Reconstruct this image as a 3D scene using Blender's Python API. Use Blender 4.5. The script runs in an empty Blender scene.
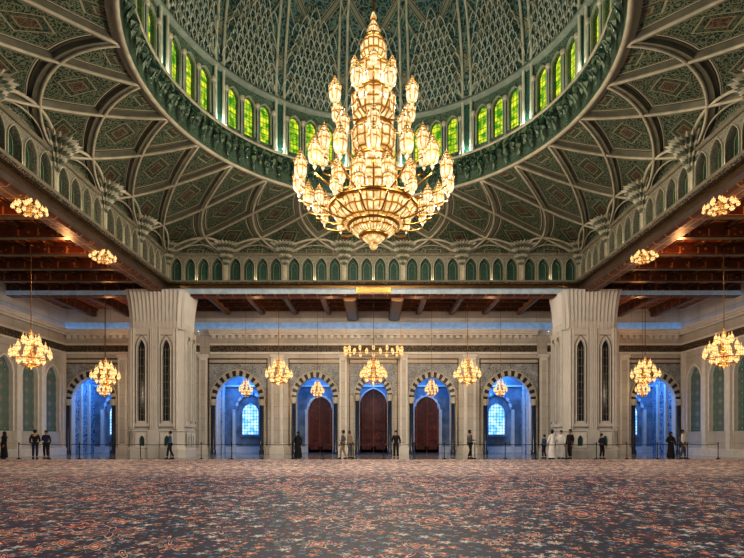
import bpy, math, random
from math import sin, cos, pi, radians, sqrt, atan2
from mathutils import Vector
random.seed(7)
sc = bpy.context.scene
COL = sc.collection
CX, CY = 0.0, 18.8      # centre of the domed square
H = 13.2                # half side of the square
DZ = -.4                # dome offset

# ------------------------------------------------------------ materials
class S:
    def __init__(s, name):
        s.mat = bpy.data.materials.new(name); s.mat.use_nodes = True
        s.t = s.mat.node_tree; s.b = s.t.nodes['Principled BSDF']
    def put(s, sock, v):
        if isinstance(v, bpy.types.NodeSocket): s.t.links.new(v, sock)
        elif v is not None:
            if isinstance(v, (tuple, list)) and len(v) == 3 and sock.type == 'RGBA': v = (*v, 1)
            sock.default_value = v
    def n(s, ty, props=None, **kw):
        nd = s.t.nodes.new('ShaderNode' + ty)
        for k, v in (props or {}).items(): setattr(nd, k, v)
        for k, v in kw.items(): s.put(nd.inputs[k.replace('_', ' ')], v)
        return nd
    def m(s, op, a, b=None, c=None):
        nd = s.t.nodes.new('ShaderNodeMath'); nd.operation = op
        s.put(nd.inputs[0], a)
        if b is not None: s.put(nd.inputs[1], b)
        if c is not None: s.put(nd.inputs[2], c)
        return nd.outputs[0]
    def vm(s, op, a, b=None, sc_=None):
        nd = s.t.nodes.new('ShaderNodeVectorMath'); nd.operation = op
        s.put(nd.inputs[0], a)
        if b is not None: s.put(nd.inputs[1], b)
        if sc_ is not None: nd.inputs['Scale'].default_value = sc_
        return nd.outputs['Value'] if op == 'LENGTH' else nd.outputs[0]
    def mix(s, f, a, b):
        nd = s.t.nodes.new('ShaderNodeMix'); nd.data_type = 'RGBA'
        s.put(nd.inputs[0], f); s.put(nd.inputs[6], a); s.put(nd.inputs[7], b)
        return nd.outputs[2]
    def ramp(s, f, stops, interp='LINEAR'):
        nd = s.t.nodes.new('ShaderNodeValToRGB'); nd.color_ramp.interpolation = interp
        e = nd.color_ramp.elements
        while len(e) < len(stops): e.new(0.5)
        for i, (p, c) in enumerate(stops):
            e[i].position = p; e[i].color = (*c, 1) if len(c) == 3 else c
        s.put(nd.inputs[0], f); return nd.outputs[0]
    def obj(s): return s.n('TexCoord').outputs['Object']
    def uv(s): return s.n('TexCoord').outputs['UV']
    def xyz(s, v):
        nd = s.n('SeparateXYZ', Vector=v); return nd.outputs
    def vor(s, v, sc_, feat='F1', rnd=1.0):
        return s.n('TexVoronoi', {'feature': feat}, Vector=v, Scale=sc_, Randomness=rnd)
    def noise(s, v, sc_, det=2.0):
        return s.n('TexNoise', Vector=v, Scale=sc_, Detail=det)
    def warp(s, v, sc_, amt):
        nz = s.noise(v, sc_).outputs['Color']
        return s.vm('ADD', v, s.vm('SCALE', s.vm('SUBTRACT', nz, (.5, .5, .5)), sc_=amt))
    def flower(s, v, scl, pet, amp=.3, rnd=.8):
        vo = s.vor(v, scl, rnd=rnd)
        d = s.vm('SUBTRACT', v, vo.outputs['Position'])
        x, y, z = s.xyz(d)
        a = s.m('ARCTAN2', x, y)
        ln = s.m('MULTIPLY', s.vm('LENGTH', d), scl)
        f = s.m('ADD', 1.0, s.m('MULTIPLY', s.m('COSINE', s.m('MULTIPLY', a, pet)), amp))
        return s.m('MULTIPLY', ln, f), s.xyz(vo.outputs['Color'])
    def done(s, col=None, rough=.6, metal=0, emis=None, estr=0, bump=None, bstr=.3, bdist=.05):
        if col is not None: s.put(s.b.inputs['Base Color'], col)
        s.b.inputs['Roughness'].default_value = rough; s.b.inputs['Metallic'].default_value = metal
        if emis is not None:
            s.put(s.b.inputs['Emission Color'], emis); s.put(s.b.inputs['Emission Strength'], estr)
        if bump is not None:
            bn = s.n('Bump', Strength=bstr, Distance=bdist, Height=bump)
            s.t.links.new(bn.outputs[0], s.b.inputs['Normal'])
        return s.mat

def plain(name, c, rough=.6, metal=0, var=.12, sc_=3.0, emis=None, estr=0):
    s = S(name); nz = s.noise(s.obj(), sc_, 4).outputs['Fac']
    lo = tuple(x*(1-var*2) for x in c); hi = tuple(min(1, x*(1+var)) for x in c)
    return s.done(s.ramp(nz, [(.3, lo), (.7, hi)]), rough, metal, emis, estr)

def arab(s, vec, dark, light, acc, scl, amt=.6):
    w = s.warp(vec, scl*1.3, .22/scl)
    d = s.vor(w, scl).outputs['Distance']
    rings = s.m('GREATER_THAN', s.m('SINE', s.m('MULTIPLY', d, 26)), .55)
    e = s.m('LESS_THAN', s.vor(w, scl*2.3, 'DISTANCE_TO_EDGE').outputs['Distance'], .06)
    a = s.m('LESS_THAN', d, .13)
    f = s.m('MULTIPLY', s.m('MAXIMUM', rings, e), amt)
    nz = s.noise(vec, scl*.5).outputs['Fac']
    dk = s.ramp(nz, [(.35, tuple(x*.6 for x in dark)), (.65, tuple(x*1.4 for x in dark))])
    return s.mix(a, s.mix(f, dk, light), acc), f

def arab_mat(name, dark, light, acc, scl, uv=False, rough=.55, amt=.6):
    s = S(name); c, f = arab(s, s.uv() if uv else s.obj(), dark, light, acc, scl, amt)
    return s.done(c, rough, bump=f, bstr=.4)

def carved(name, c, scl=5.0, dk=.45):
    s = S(name); o = s.obj()
    e = s.vor(s.warp(o, scl, .1), scl, 'DISTANCE_TO_EDGE').outputs['Distance']
    f = s.ramp(e, [(.0, tuple(x*dk for x in c)), (.09, c), (.5, tuple(min(1, x*1.1) for x in c))])
    return s.done(f, .55, bump=e, bstr=.6, bdist=.06)

STONE = carved('carved_stone', (.50, .47, .41), 7)
STONE_V = plain('vault_rib_stone', (.18, .175, .125), .6)
STONE_M = plain('vault_moulding_stone', (.44, .41, .31), .55)
STONE_L = plain('pale_marble', (.70, .685, .65), .4, var=.05)
def wall_mat():
    s = S('wall_marble'); o = s.obj(); x, y, z = s.xyz(o)
    base = s.ramp(s.noise(o, .9, 4).outputs['Fac'], [(.3, (.44, .42, .38)), (.7, (.56, .54, .50))])
    jz = s.m('LESS_THAN', s.m('PINGPONG', z, .45), .018)
    jx = s.m('LESS_THAN', s.m('PINGPONG', s.m('ADD', x, y), .9), .018)
    return s.done(s.mix(s.m('MULTIPLY', s.m('MAXIMUM', jz, jx), .5), base, (.17, .16, .14)), .4)
STONE_W = wall_mat()
PIERM = plain('pier_marble', (.60, .59, .565), .4, var=.04, sc_=.8)
STONE_T = plain('dome_stone', (.12, .15, .12), .6)
DARK = plain('dark_marble', (.012, .014, .018), .25)
STRIPE = plain('dark_grey_voussoir', (.03, .03, .035), .4)
STRIPEL = plain('cream_voussoir', (.48, .46, .41), .4)
BLUEDK = plain('blue_black_marble', (.02, .04, .09), .2)
GOLD = plain('gilded_metal', (.50, .27, .07), .35, 1.0)
BRONZE = plain('bronze', (.20, .12, .05), .35, .8)
GREEN = arab_mat('green_arabesque', (.004, .026, .015), (.08, .115, .07), (.10, .05, .02), 3.6)
TEALP = arab_mat('teal_panel', (.005, .036, .026), (.05, .14, .10), (.02, .10, .07), 4.0)
def side_panel():
    s = S('side_wall_mosaic'); uv = s.uv(); x, y, _ = s.xyz(uv)
    a = s.m('PINGPONG', x, .375); b = s.m('PINGPONG', y, .375)
    d = s.m('SQRT', s.m('ADD', s.m('POWER', a, 2), s.m('POWER', b, 2)))
    c = s.ramp(d, [(0, (.6, .20, .04)), (.06, (.62, .58, .42)), (.10, (.004, .07, .12)), (.18, (.60, .56, .40)), (.22, (.006, .10, .12)), (.33, (.30, .42, .34)), (.37, (.004, .05, .08)), (.46, (.50, .47, .32))], 'CONSTANT')
    return s.done(c, .45)
SIDEP = side_panel()
MOSAIC = arab_mat('spandrel_mosaic', (.18, .22, .27), (.58, .56, .51), (.08, .15, .25), 3.0)

VK = 1.5
def lattice_mat():
    s = S('vault_interlace')
    u, v, _ = s.xyz(s.uv())
    p = s.m('PINGPONG', s.m('ADD', u, s.m('MULTIPLY', v, VK)), .5)
    q = s.m('PINGPONG', s.m('SUBTRACT', u, s.m('MULTIPLY', v, VK)), .5)
    d = s.m('MINIMUM', p, q)
    star = s.m('MAXIMUM', s.m('MINIMUM', p, q), s.m('SUBTRACT', s.m('MULTIPLY', s.m('ADD', p, q), .62), .07))
    c, f = arab(s, s.obj(), (.0015, .022, .012), (.22, .25, .15), (.18, .045, .015), 2.9, .72)
    edge = s.ramp(d, [(0, (.20, .19, .13)), (.085, (.003, .008, .005)), (.10, (.50, .47, .34)), (.118, (.004, .015, .008)), (.132, (.34, .32, .22)), (.14, (0, 0, 0))], 'CONSTANT')
    med = s.ramp(star, [(0, (0, 0, 0)), (.385, (.34, .31, .20)), (.40, (.003, .024, .014)), (.455, (.24, .20, .10)), (.47, (.06, .02, .01))], 'CONSTANT')
    c2 = s.mix(s.m('GREATER_THAN', star, .385), c, s.mix(s.m('MULTIPLY', f, .5), med, (.24, .25, .15)))
    return s.done(s.mix(s.m('GREATER_THAN', d, .14), edge, c2), .6, bump=f, bstr=.5)
VAULT = lattice_mat()

def dome_mat():
    s = S('dome_panels')
    u, v, _ = s.xyz(s.uv())
    p = s.m('PINGPONG', s.m('ADD', u, s.m('MULTIPLY', v, .25)), .5)
    q = s.m('PINGPONG', s.m('SUBTRACT', u, s.m('MULTIPLY', v, .25)), .5)
    d = s.m('MINIMUM', p, q)
    c, f = arab(s, s.obj(), (.002, .036, .042), (.15, .21, .17), (.28, .16, .03), 1.7, .75)
    ln = s.ramp(d, [(0, (.17, .19, .15)), (.035, (.004, .018, .02)), (.05, (.30, .24, .11)), (.064, (0, 0, 0))], 'CONSTANT')
    return s.done(s.mix(s.m('GREATER_THAN', d, .064), ln, c), .6)
DOMEM = dome_mat()

def wood_mat(name, a, b, gold):
    s = S(name); o = s.obj()
    x, y, z = s.xyz(o)
    fx = s.m('PINGPONG', x, .45); fy = s.m('PINGPONG', y, .45)
    d = s.m('MINIMUM', fx, fy)
    base = s.ramp(s.noise(o, 2.2, 5).outputs['Fac'], [(.3, a), (.7, b)])
    fl = s.m('LESS_THAN', s.vor(s.warp(o, 3, .1), 3.5).outputs['Distance'], .2)
    g = s.m('MAXIMUM', s.m('LESS_THAN', d, .04), fl)
    return s.done(s.mix(s.m('MULTIPLY', g, .7), base, gold), .45)
WOOD = wood_mat('carved_ceiling_wood', (.08, .015, .005), (.22, .042, .010), (.75, .32, .06))
WOODB = wood_mat('beam_wood', (.045, .011, .005), (.13, .03, .010), (.45, .20, .05))
DOORM = wood_mat('door_wood', (.07, .006, .002), (.18, .016, .006), (.36, .07, .02))

def lace_mat():
    s = S('foliage_cresting'); o = s.obj()
    d = s.vor(s.warp(o, 6, .08), 4.4).outputs['Distance']
    c = s.ramp(d, [(0, (.36, .38, .24)), (.11, (.003, .034, .015)), (.44, (.001, .007, .004)), (.58, (.07, .11, .06))], 'CONSTANT')
    return s.done(c, .6, bump=d, bstr=.8)
LACE = lace_mat()

def win_mat(name, c1, c2, line, estr, sx=6, sy=3, lw=.09, lf=.7, ns=2.5):
    s = S(name); uv = s.uv(); x, y, _ = s.xyz(uv)
    a = s.m('PINGPONG', s.m('MULTIPLY', x, sx), .5); b = s.m('PINGPONG', s.m('MULTIPLY', y, sy), .5)
    l = s.m('LESS_THAN', s.m('MINIMUM', a, b), lw)
    base = s.ramp(s.noise(s.obj(), ns).outputs['Fac'], [(.38, c1), (.62, c2)])
    col = s.mix(s.m('MULTIPLY', l, lf), base, line)
    m = s.done(line, .3, emis=col, estr=estr); m.cycles.emission_sampling = 'NONE'; return m
WGREEN = win_mat('green_stained_glass', (.05, .28, .01), (.85, .85, .05), (.01, .06, .01), 1.05, 6, 3.5, .08, .7, 3.2)
WBLUE = win_mat('daylight_window_glass', (.18, .52, .95), (.65, .92, 1.0), (.02, .12, .4), 1.35, 4, 4, .1)

def crystal(name, pane, edge, hot, nl, zf, estr, spark=9, a1=.10, a2=.25, dk=.35):
    s = S(name); o = s.obj(); x, y, z = s.xyz(o)
    a = s.m('MULTIPLY', s.m('ARCTAN2', x, y), nl/(2*pi))
    la = s.m('PINGPONG', a, .5); lz = s.m('PINGPONG', s.m('MULTIPLY', z, zf), .5)
    d = s.m('MINIMUM', la, lz)
    c = s.ramp(d, [(.02, edge), (a1, pane), (a2, hot)])
    sp = s.vor(o, spark).outputs['Distance']
    c = s.mix(s.m('MULTIPLY', s.m('GREATER_THAN', sp, .55), dk), c, edge)
    c = s.mix(s.m('LESS_THAN', sp, .2), c, (1, .95, .80))  # white sparkle glints painted into the emission colour
    m = s.done((.04, .02, .006), .25, emis=c, estr=estr); m.cycles.emission_sampling = 'NONE'; return m
CRY = crystal('warm_lamp_glass', (.98, .62, .24), (.36, .13, .02), (1, .90, .63), 7, 2.6, 1.2, 9, .09, .22, .3)
CRYC = crystal('gilded_lamp_cap', (.42, .19, .03), (.09, .03, .004), (.94, .62, .20), 8, 8, 1.05)
CRYB = crystal('crystal_bowl', (.88, .44, .09), (.14, .045, .005), (1, .84, .46), 40, 4, 1.15, 6)
CRYK = crystal('crystal_column_glass', (.86, .44, .10), (.14, .045, .006), (1, .86, .50), 16, 3, 1.1, 6)
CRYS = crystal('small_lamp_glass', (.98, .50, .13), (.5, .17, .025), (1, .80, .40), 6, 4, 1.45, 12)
CRYD = crystal('small_crystal_stem', (.60, .22, .035), (.16, .05, .008), (.95, .50, .13), 10, 6, 1.2, 12)

def carpet_mat():
    s = S('persian_carpet_wool'); o = s.obj()
    nav = (.005, .018, .085); cre = (1.0, .88, .70); rus = (.62, .08, .03); tea = (.09, .27, .48); blk = (.003, .006, .022); tan = (.72, .46, .28); pnk = (.80, .36, .28)
    w = s.warp(o, 3.0, .06)
    f4, c4 = s.flower(w, 9.0, 4, .3, .95)
    tiny = s.ramp(f4, [(0, cre), (.14, rus), (.24, nav)], 'CONSTANT')
    tiny = s.mix(s.m('GREATER_THAN', c4[0], .6), tiny, s.ramp(f4, [(0, rus), (.1, tea), (.32, blk)], 'CONSTANT'))
    f3, c3 = s.flower(w, 4.4, 5, .34, .95)
    sa = s.ramp(f3, [(0, rus), (.09, cre), (.20, tea), (.27, cre), (.30, nav)], 'CONSTANT')
    sb = s.ramp(f3, [(0, cre), (.09, rus), (.19, tan), (.25, blk)], 'CONSTANT')
    small = s.mix(s.m('GREATER_THAN', c3[0], .5), sb, sa)
    small = s.mix(s.m('LESS_THAN', f3, .32), tiny, small)
    f2, c2 = s.flower(w, 1.9, 6, .32, .95)
    ma = s.ramp(f2, [(0, cre), (.06, rus), (.15, cre), (.18, nav), (.26, pnk), (.29, cre), (.31, blk)], 'CONSTANT')
    mb_ = s.ramp(f2, [(0, rus), (.07, cre), (.10, nav), (.20, cre), (.23, rus), (.29, cre), (.305, blk)], 'CONSTANT')
    med = s.mix(s.m('GREATER_THAN', c2[1], .5), ma, mb_)
    c = s.mix(s.m('LESS_THAN', f2, s.m('ADD', .18, s.m('MULTIPLY', c2[0], .2))), small, med)
    f1, c1 = s.flower(w, .75, 8, .22, .9)
    ring = s.ramp(f1, [(0, rus), (.05, cre), (.07, blk), (.12, rus), (.16, cre), (.175, nav), (.30, cre), (.315, rus), (.33, nav)], 'CONSTANT')
    big = s.mix(s.m('LESS_THAN', f4, .24), ring, tiny)
    c = s.mix(s.m('LESS_THAN', f1, .34), c, big)
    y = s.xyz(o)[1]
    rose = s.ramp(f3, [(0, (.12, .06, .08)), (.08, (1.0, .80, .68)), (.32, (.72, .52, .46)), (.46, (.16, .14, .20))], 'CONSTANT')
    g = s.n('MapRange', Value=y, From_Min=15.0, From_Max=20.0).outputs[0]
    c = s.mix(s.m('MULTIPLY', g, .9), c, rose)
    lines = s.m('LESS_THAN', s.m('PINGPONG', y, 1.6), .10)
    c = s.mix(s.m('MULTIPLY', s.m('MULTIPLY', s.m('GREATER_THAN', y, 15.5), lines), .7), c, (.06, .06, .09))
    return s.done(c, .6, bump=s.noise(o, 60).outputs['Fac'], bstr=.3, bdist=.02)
CARPET = carpet_mat()

def floor_mat():
    s = S('polished_marble_floor'); o = s.obj()
    br = s.n('TexBrick', Vector=o, Scale=1.0, Color1=(.34, .35, .37), Color2=(.28, .30, .34), Mortar=(.12, .11, .11))
    return s.done(br.outputs['Color'], .12)
FLOORM = floor_mat()

def inscr_mat():
    s = S('inscription_band'); o = s.obj()
    ns = s.noise(o, 3.5, 3).outputs['Fac']
    f = s.m('LESS_THAN', s.m('PINGPONG', s.m('MULTIPLY', ns, 9), .5), .12)
    return s.done(s.mix(f, (.02, .018, .016), (.3, .23, .12)), .5)
INSCR = inscr_mat()
COVEB = plain('cove_lamp_blue', (.5, .7, 1), .5, emis=(.35, .60, 1.0), estr=2.4)
BANDW = plain('painted_glow_band', (.40, .46, .50), .5, emis=(.25, .42, .55), estr=.16)  # pale paint with a faint blue glow put into it by emission

# ------------------------------------------------------------ mesh builder
class MB:
    def __init__(s): s.v = []; s.uv = []; s.f = []; s.m = []; s.sm = []
    def vt(s, co, uv=(0, 0)): s.v.append(tuple(co)); s.uv.append(uv); return len(s.v)-1
    def face(s, ids, m=0, sm=False): s.f.append(tuple(ids)); s.m.append(m); s.sm.append(sm)
    def poly(s, pts, m=0, uvs=None):
        s.face([s.vt(p, uvs[i] if uvs else (0, 0)) for i, p in enumerate(pts)], m)
    def box(s, a, b, m=0):
        x0, y0, z0 = a; x1, y1, z1 = b
        i = [s.vt(p) for p in ((x0,y0,z0),(x1,y0,z0),(x1,y1,z0),(x0,y1,z0),(x0,y0,z1),(x1,y0,z1),(x1,y1,z1),(x0,y1,z1))]
        for q in ((0,3,2,1),(4,5,6,7),(0,1,5,4),(1,2,6,5),(2,3,7,6),(3,0,4,7)): s.face([i[k] for k in q], m)
    def lathe(s, prof, n=16, c=(0, 0, 0), m=0, sm=True, a0=0, a1=2*pi, rf=None):
        full = abs(a1-a0-2*pi) < 1e-6; cols = n if full else n+1
        idx = []
        for r, z in prof:
            row = []
            for k in range(cols):
                a = a0+(a1-a0)*k/n; rr = r*(rf(a, z) if rf else 1)
                row.append(s.vt((c[0]+rr*sin(a), c[1]+rr*cos(a), c[2]+z), (k/n, z)))
            idx.append(row)
        for i in range(len(prof)-1):
            for k in range(n):
                k2 = (k+1) % cols
                s.face((idx[i][k], idx[i][k2], idx[i+1][k2], idx[i+1][k]), m, sm)
    def tube(s, pts, r, n=6, m=0, rz=None):
        rows = []
        for i, p in enumerate(pts):
            p = Vector(p); t = (Vector(pts[min(i+1, len(pts)-1)])-Vector(pts[max(i-1, 0)])).normalized()
            up = Vector((0, 0, 1)) if abs(t.z) < .95 else Vector((1, 0, 0))
            a = t.cross(up).normalized(); b = a.cross(t).normalized()
            rr = r[i] if isinstance(r, (list, tuple)) else r
            rows.append([s.vt(p+a*cos(2*pi*(k+.5)/n)*rr+b*sin(2*pi*(k+.5)/n)*(rz or rr)) for k in range(n)])
        for i in range(len(rows)-1):
            for k in range(n):
                s.face((rows[i][k], rows[i][(k+1) % n], rows[i+1][(k+1) % n], rows[i+1][k]), m, n > 4)
        s.face(rows[0][::-1], m); s.face(rows[-1], m)
    def obj(s, name, mats, parent=None, loc=(0, 0, 0)):
        me = bpy.data.meshes.new(name); me.from_pydata(s.v, [], s.f)
        for x in (mats if isinstance(mats, (list, tuple)) else [mats]): me.materials.append(x)
        me.polygons.foreach_set('material_index', s.m); me.polygons.foreach_set('use_smooth', s.sm)
        ul = me.uv_layers.new(name='UVMap')
        for l in me.loops: ul.data[l.index].uv = s.uv[l.vertex_index]
        me.update()
        return link(bpy.data.objects.new(name, me), parent, loc)
def link(o, parent=None, loc=None):
    COL.objects.link(o)
    if parent: o.parent = parent
    if loc is not None: o.location = loc
    return o
def tag(o, label, cat, group=None, kind=None):
    o['label'] = label; o['category'] = cat
    if group: o['group'] = group
    if kind: o['kind'] = kind
    return o
def empty(name, loc, label, cat, group=None, kind=None):
    e = bpy.data.objects.new(name, None); e.empty_display_size = .3
    link(e, None, loc); return tag(e, label, cat, group, kind)
def struct(o, label, cat=None):
    o['kind'] = 'structure'; o['label'] = label; o['category'] = cat or 'building part'; return o
def copytree(src, loc, rot=0, label=None, scale=None):
    def cp(o, par):
        c = o.copy(); COL.objects.link(c)
        if par: c.parent = par; c.matrix_parent_inverse = o.matrix_parent_inverse.copy()
        for ch in o.children: cp(ch, c)
        return c
    t = cp(src, None); t.location = loc; t.rotation_euler = (0, 0, rot)
    if scale: t.scale = scale
    if label: t['label'] = label
    return t

def arch_pts(cx, w, zs, rise, n=10):
    r = (rise*rise+(w/2)**2)/w; c = -w/2+r
    a_end = math.acos(max(-1, min(1, -c/r)))
    L = []
    for i in range(n+1):
        a = pi-(pi-a_end)*i/n
        L.append((c+r*cos(a), r*sin(a)))
    return [(cx+x, zs+z) for x, z in L]+[(cx-x, zs+z) for x, z in L[-2::-1]]
def arch_plate(mb, mp, x0, x1, z0, z1, cx, w, zb, zs, rise, dep, m=0, mr=0, back=None, n=8, back_d=None):
    P = lambda x, z, d=0: mb.vt(mp(x, z, d), (x-cx, z))
    def rect(a, b, c, d_, mm=m):
        if b-a > 1e-4 and d_-c > 1e-4: mb.face([P(a, c), P(b, c), P(b, d_), P(a, d_)], mm)
    l, r = cx-w/2, cx+w/2
    rect(x0, l, z0, z1); rect(r, x1, z0, z1)
    if zb > z0: rect(l, r, z0, zb)
    A = arch_pts(cx, w, zs, rise, n)
    for i in range(len(A)-1):
        (xa, za), (xb, zb_) = A[i], A[i+1]
        mb.face([P(xa, za), P(xb, zb_), P(xb, z1), P(xa, z1)], m)
    out = [(l, zb)]+A+[(r, zb)]
    for i in range(len(out)-1):
        (xa, za), (xb, zb_) = out[i], out[i+1]
        mb.face([P(xa, za), P(xb, zb_), P(xb, zb_, dep), P(xa, za, dep)], mr)
    mb.face([P(l, zb), P(r, zb), P(r, zb, dep), P(l, zb, dep)], mr)
    if back is not None:
        mb.face([P(x, z, dep if back_d is None else back_d) for x, z in out], back)
    return out
def arch_fill(mb, mp, cx, w, zb, zs, rise, d, m=0, n=8):
    out = [(cx-w/2, zb)]+arch_pts(cx, w, zs, rise, n)+[(cx+w/2, zb)]
    mb.face([mb.vt(mp(x, z, d), (x-cx, z-zb)) for x, z in out], m)
def arch_band(mb, mp, cx, w, zs, rise, th, proud, nb, mats=(0, 1), n=40, zb=None):
    A = arch_pts(cx, w, zs, rise, n//2)
    B = arch_pts(cx, w+2*th, zs, rise+th*1.1, n//2)
    if zb is not None:
        A = [(cx-w/2, zb)]+A+[(cx+w/2, zb)]; B = [(cx-w/2-th, zb)]+B+[(cx+w/2+th, zb)]
    N = len(A)-1
    for i in range(N):
        mm = mats[int(i*nb/N) % 2]
        q = [A[i], A[i+1], B[i+1], B[i]]
        f = [mb.vt(mp(x, z, -proud), (x, z)) for x, z in q]; b = [mb.vt(mp(x, z, .02), (x, z)) for x, z in q]
        mb.face(f, mm)
        for a_, c_ in ((0, 1), (2, 3), (1, 2), (3, 0)): mb.face([f[a_], f[c_], b[c_], b[a_]], mm)

# ------------------------------------------------------------ floor + carpet
mb = MB(); mb.box((-24.5, -3, -.3), (24.5, 43, 0)); struct(mb.obj('floor', FLOORM), 'polished cream marble floor tiles')
mb = MB(); mb.box((-22.8, -2, .001), (22.8, 28.4, .03)); 
tag(mb.obj('carpet', CARPET), 'huge hand-knotted floral carpet in navy, cream and rust on the floor', 'carpet')

# ------------------------------------------------------------ far wall
YF = 38.0
farmap = lambda x, z, d: (x, YF+d, z)
mb = MB()
ARCH = [(-21.4, 3.1, 4.1, 1.8, -23.4, -19.3), (-10.3, 3.3, 4.1, 1.85, -12.6, -8.0), (-4.45, 2.8, 4.25, 1.6, -6.6, -2.3),
        (0, 2.1, 4.45, 1.3, -2.3, 2.3), (4.45, 2.8, 4.25, 1.6, 2.3, 6.6), (10.3, 3.3, 4.1, 1.85, 8.0, 12.6), (21.4, 3.1, 4.1, 1.8, 19.3, 23.4)]
ZT = 11.6
for cx, w, zs, ri, x0, x1 in ARCH: arch_plate(mb, farmap, x0, x1, 0, ZT, cx, w, 0, zs, ri, .5, 0, 1)
for a, b in ((-19.3, -12.6), (-8, -6.6), (6.6, 8), (12.6, 19.3)): mb.poly([farmap(a, 0, 0), farmap(b, 0, 0), farmap(b, ZT, 0), farmap(a, ZT, 0)])
struct(mb.obj('wall_far', [STONE_W, STONE_L]), 'cream marble wall with a row of pointed arches')
NICHE = arab_mat('alcove_tiles', (.05, .13, .24), (.46, .52, .58), (.04, .12, .25), 1.3, amt=.8)
NPLAIN = plain('alcove_plaster', (.22, .30, .38), .5, var=.25, sc_=1.2)
mb = MB()
for cx, w, zs, ri, x0, x1 in ARCH:
    hw = min(2.1, (w/2+.6)); a, b = cx-hw, cx+hw; y0, y1, zt = YF+.5, YF+4, 7.2
    if abs(cx) > 20: a, b = (cx-2.0, cx+2.3) if cx < 0 else (cx-2.3, cx+2.0)
    mb.poly([(a, y1, 0), (b, y1, 0), (b, y1, zt), (a, y1, zt)], 2)
    for X in (a, b):
        mb.poly([(X, y0, 0), (X, y1, 0), (X, y1, zt), (X, y0, zt)], 0)
    mb.poly([(a, y0, zt), (b, y0, zt), (b, y1, zt), (a, y1, zt)], 2)
    mb.poly([(a, y0, 0), (a, y0, zt), (cx-w/2, y0, zt), (cx-w/2, y0, 0)]); mb.poly([(b, y0, 0), (b, y0, zt), (cx+w/2, y0, zt), (cx+w/2, y0, 0)])
    if abs(cx) > 1:
        arch_band(mb, lambda x, z, d: (x, y1+d, z), cx, w*.66, 3.6, w*.38, .22, .15, 15, (0, 1), zb=None)
        for sx in (-1, 1): mb.box((cx+sx*w*.41-.13, y1-.25, 0), (cx+sx*w*.41+.13, y1, 3.6), 1)
    mb.box((a, y1-.12, 5.5), (b, y1, 5.65), 1); mb.box((a, y1-.1, 0), (b, y1, .5), 1)
    for X, s_ in ((a, 1), (b, -1)):
        xs = sorted((X, X+s_*.15))
        for yy in (y0+.2, y0+1.3, y0+2.4): mb.box((xs[0], yy, .0), (xs[1], yy+.25, 5.6), 1)
struct(mb.obj('wall_alcoves', [NICHE, STONE_L, NPLAIN]), 'alcoves behind the arches washed in blue light')
nt_ = [0]
def trim(mb, mats, label):
    nt_[0] += 1; return struct(mb.obj('trim_%d' % nt_[0], mats), label)
for cx, w, zs, ri, x0, x1 in ARCH:
    mb = MB(); arch_band(mb, farmap, cx, w, zs, ri, .36, .12, 23, (0, 1), n=46*2)
    arch_band(mb, farmap, cx, w+.72, zs, ri+.40, .1, .18, 2, (2, 2), n=30, zb=0)
    for sx in (-1, 1):
        X = cx+sx*(w/2+.17)
        mb.lathe([(.2, 0), (.2, .25), (.14, .35), (.13, zs-.45), (.2, zs-.3), (.24, zs-.02), (0, zs)], 12, (X, YF-.16, 0), 3)
        mb.lathe([(.21, zs-.42), (.26, zs-.05), (.26, zs+.05), (0, zs+.06)], 12, (X, YF-.16, 0), 1)
    trim(mb, [STRIPE, STRIPEL, STONE, BLUEDK], 'black and white striped arch surround on dark colonnettes')
wn = [0]; dn = [0]
for cx, w in ((-4.45, 2.1), (0, 2.3), (4.45, 2.1)):
    dn[0] += 1; mb = MB(); yb = YF+3.95
    mp = lambda x, z, d: (x, yb+d, z)
    zd = 3.4 if abs(cx) > 1 else 3.9
    arch_fill(mb, mp, cx, w, 0, zd, w*.62, -.05, 0)
    for sx in (-1, 1):
        for k in range(4):
            mb.box((cx+sx*w*.25-w*.17, yb-.14, .25+k*.78), (cx+sx*w*.25+w*.17, yb-.05, .85+k*.78), 1)
            mb.box((cx+sx*w*.25-w*.10, yb-.18, .38+k*.78), (cx+sx*w*.25+w*.10, yb-.14, .72+k*.78), 1)
    mb.box((cx-.03, yb-.13, 0), (cx+.03, yb-.05, 4.2), 1)
    arch_band(mb, mp, cx, w, zd, w*.62, .12, .16, 2, (2, 2), zb=0)
    struct(mb.obj('door_%d' % dn[0], [DOORM, DOORM, STONE_L]), 'dark red carved wooden double door with pointed top', 'door')
for cx in (-21.4, -10.3, 10.3, 21.4):
    wn[0] += 1; mb = MB(); yb = YF+3.95; mp = lambda x, z, d: (x, yb+d, z)
    arch_fill(mb, mp, cx, 1.35, 1.5, 3.3, .8, -.04, 0)
    arch_band(mb, mp, cx, 1.35, 3.3, .8, .12, .14, 2, (1, 1), zb=1.5)
    mb.box((cx-.85, yb-.2, 1.3), (cx+.85, yb, 1.5), 1)
    struct(mb.obj('window_%d' % wn[0], [WBLUE, NPLAIN]), 'blue-white lattice window glowing with daylight', 'window')
for X, hw in ((-7.3, .45), (7.3, .45), (-2.3, .28), (2.3, .28), (-12.9, .3), (12.9, .3), (-19, .35), (19, .35)):
    mb = MB(); y = YF
    mb.box((X-hw-.1, y-.3, 0), (X+hw+.1, y, .5)); mb.box((X-hw, y-.18, .5), (X+hw, y, 7.5)); mb.box((X-hw*.55, y-.21, .8), (X+hw*.55, y-.18, 7.1), 1)
    mb.box((X-hw-.08, y-.26, 7.35), (X+hw+.08, y, 7.55)); 
    trim(mb, [STONE_L, STONE_W], 'shallow cream marble pilaster')
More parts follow.
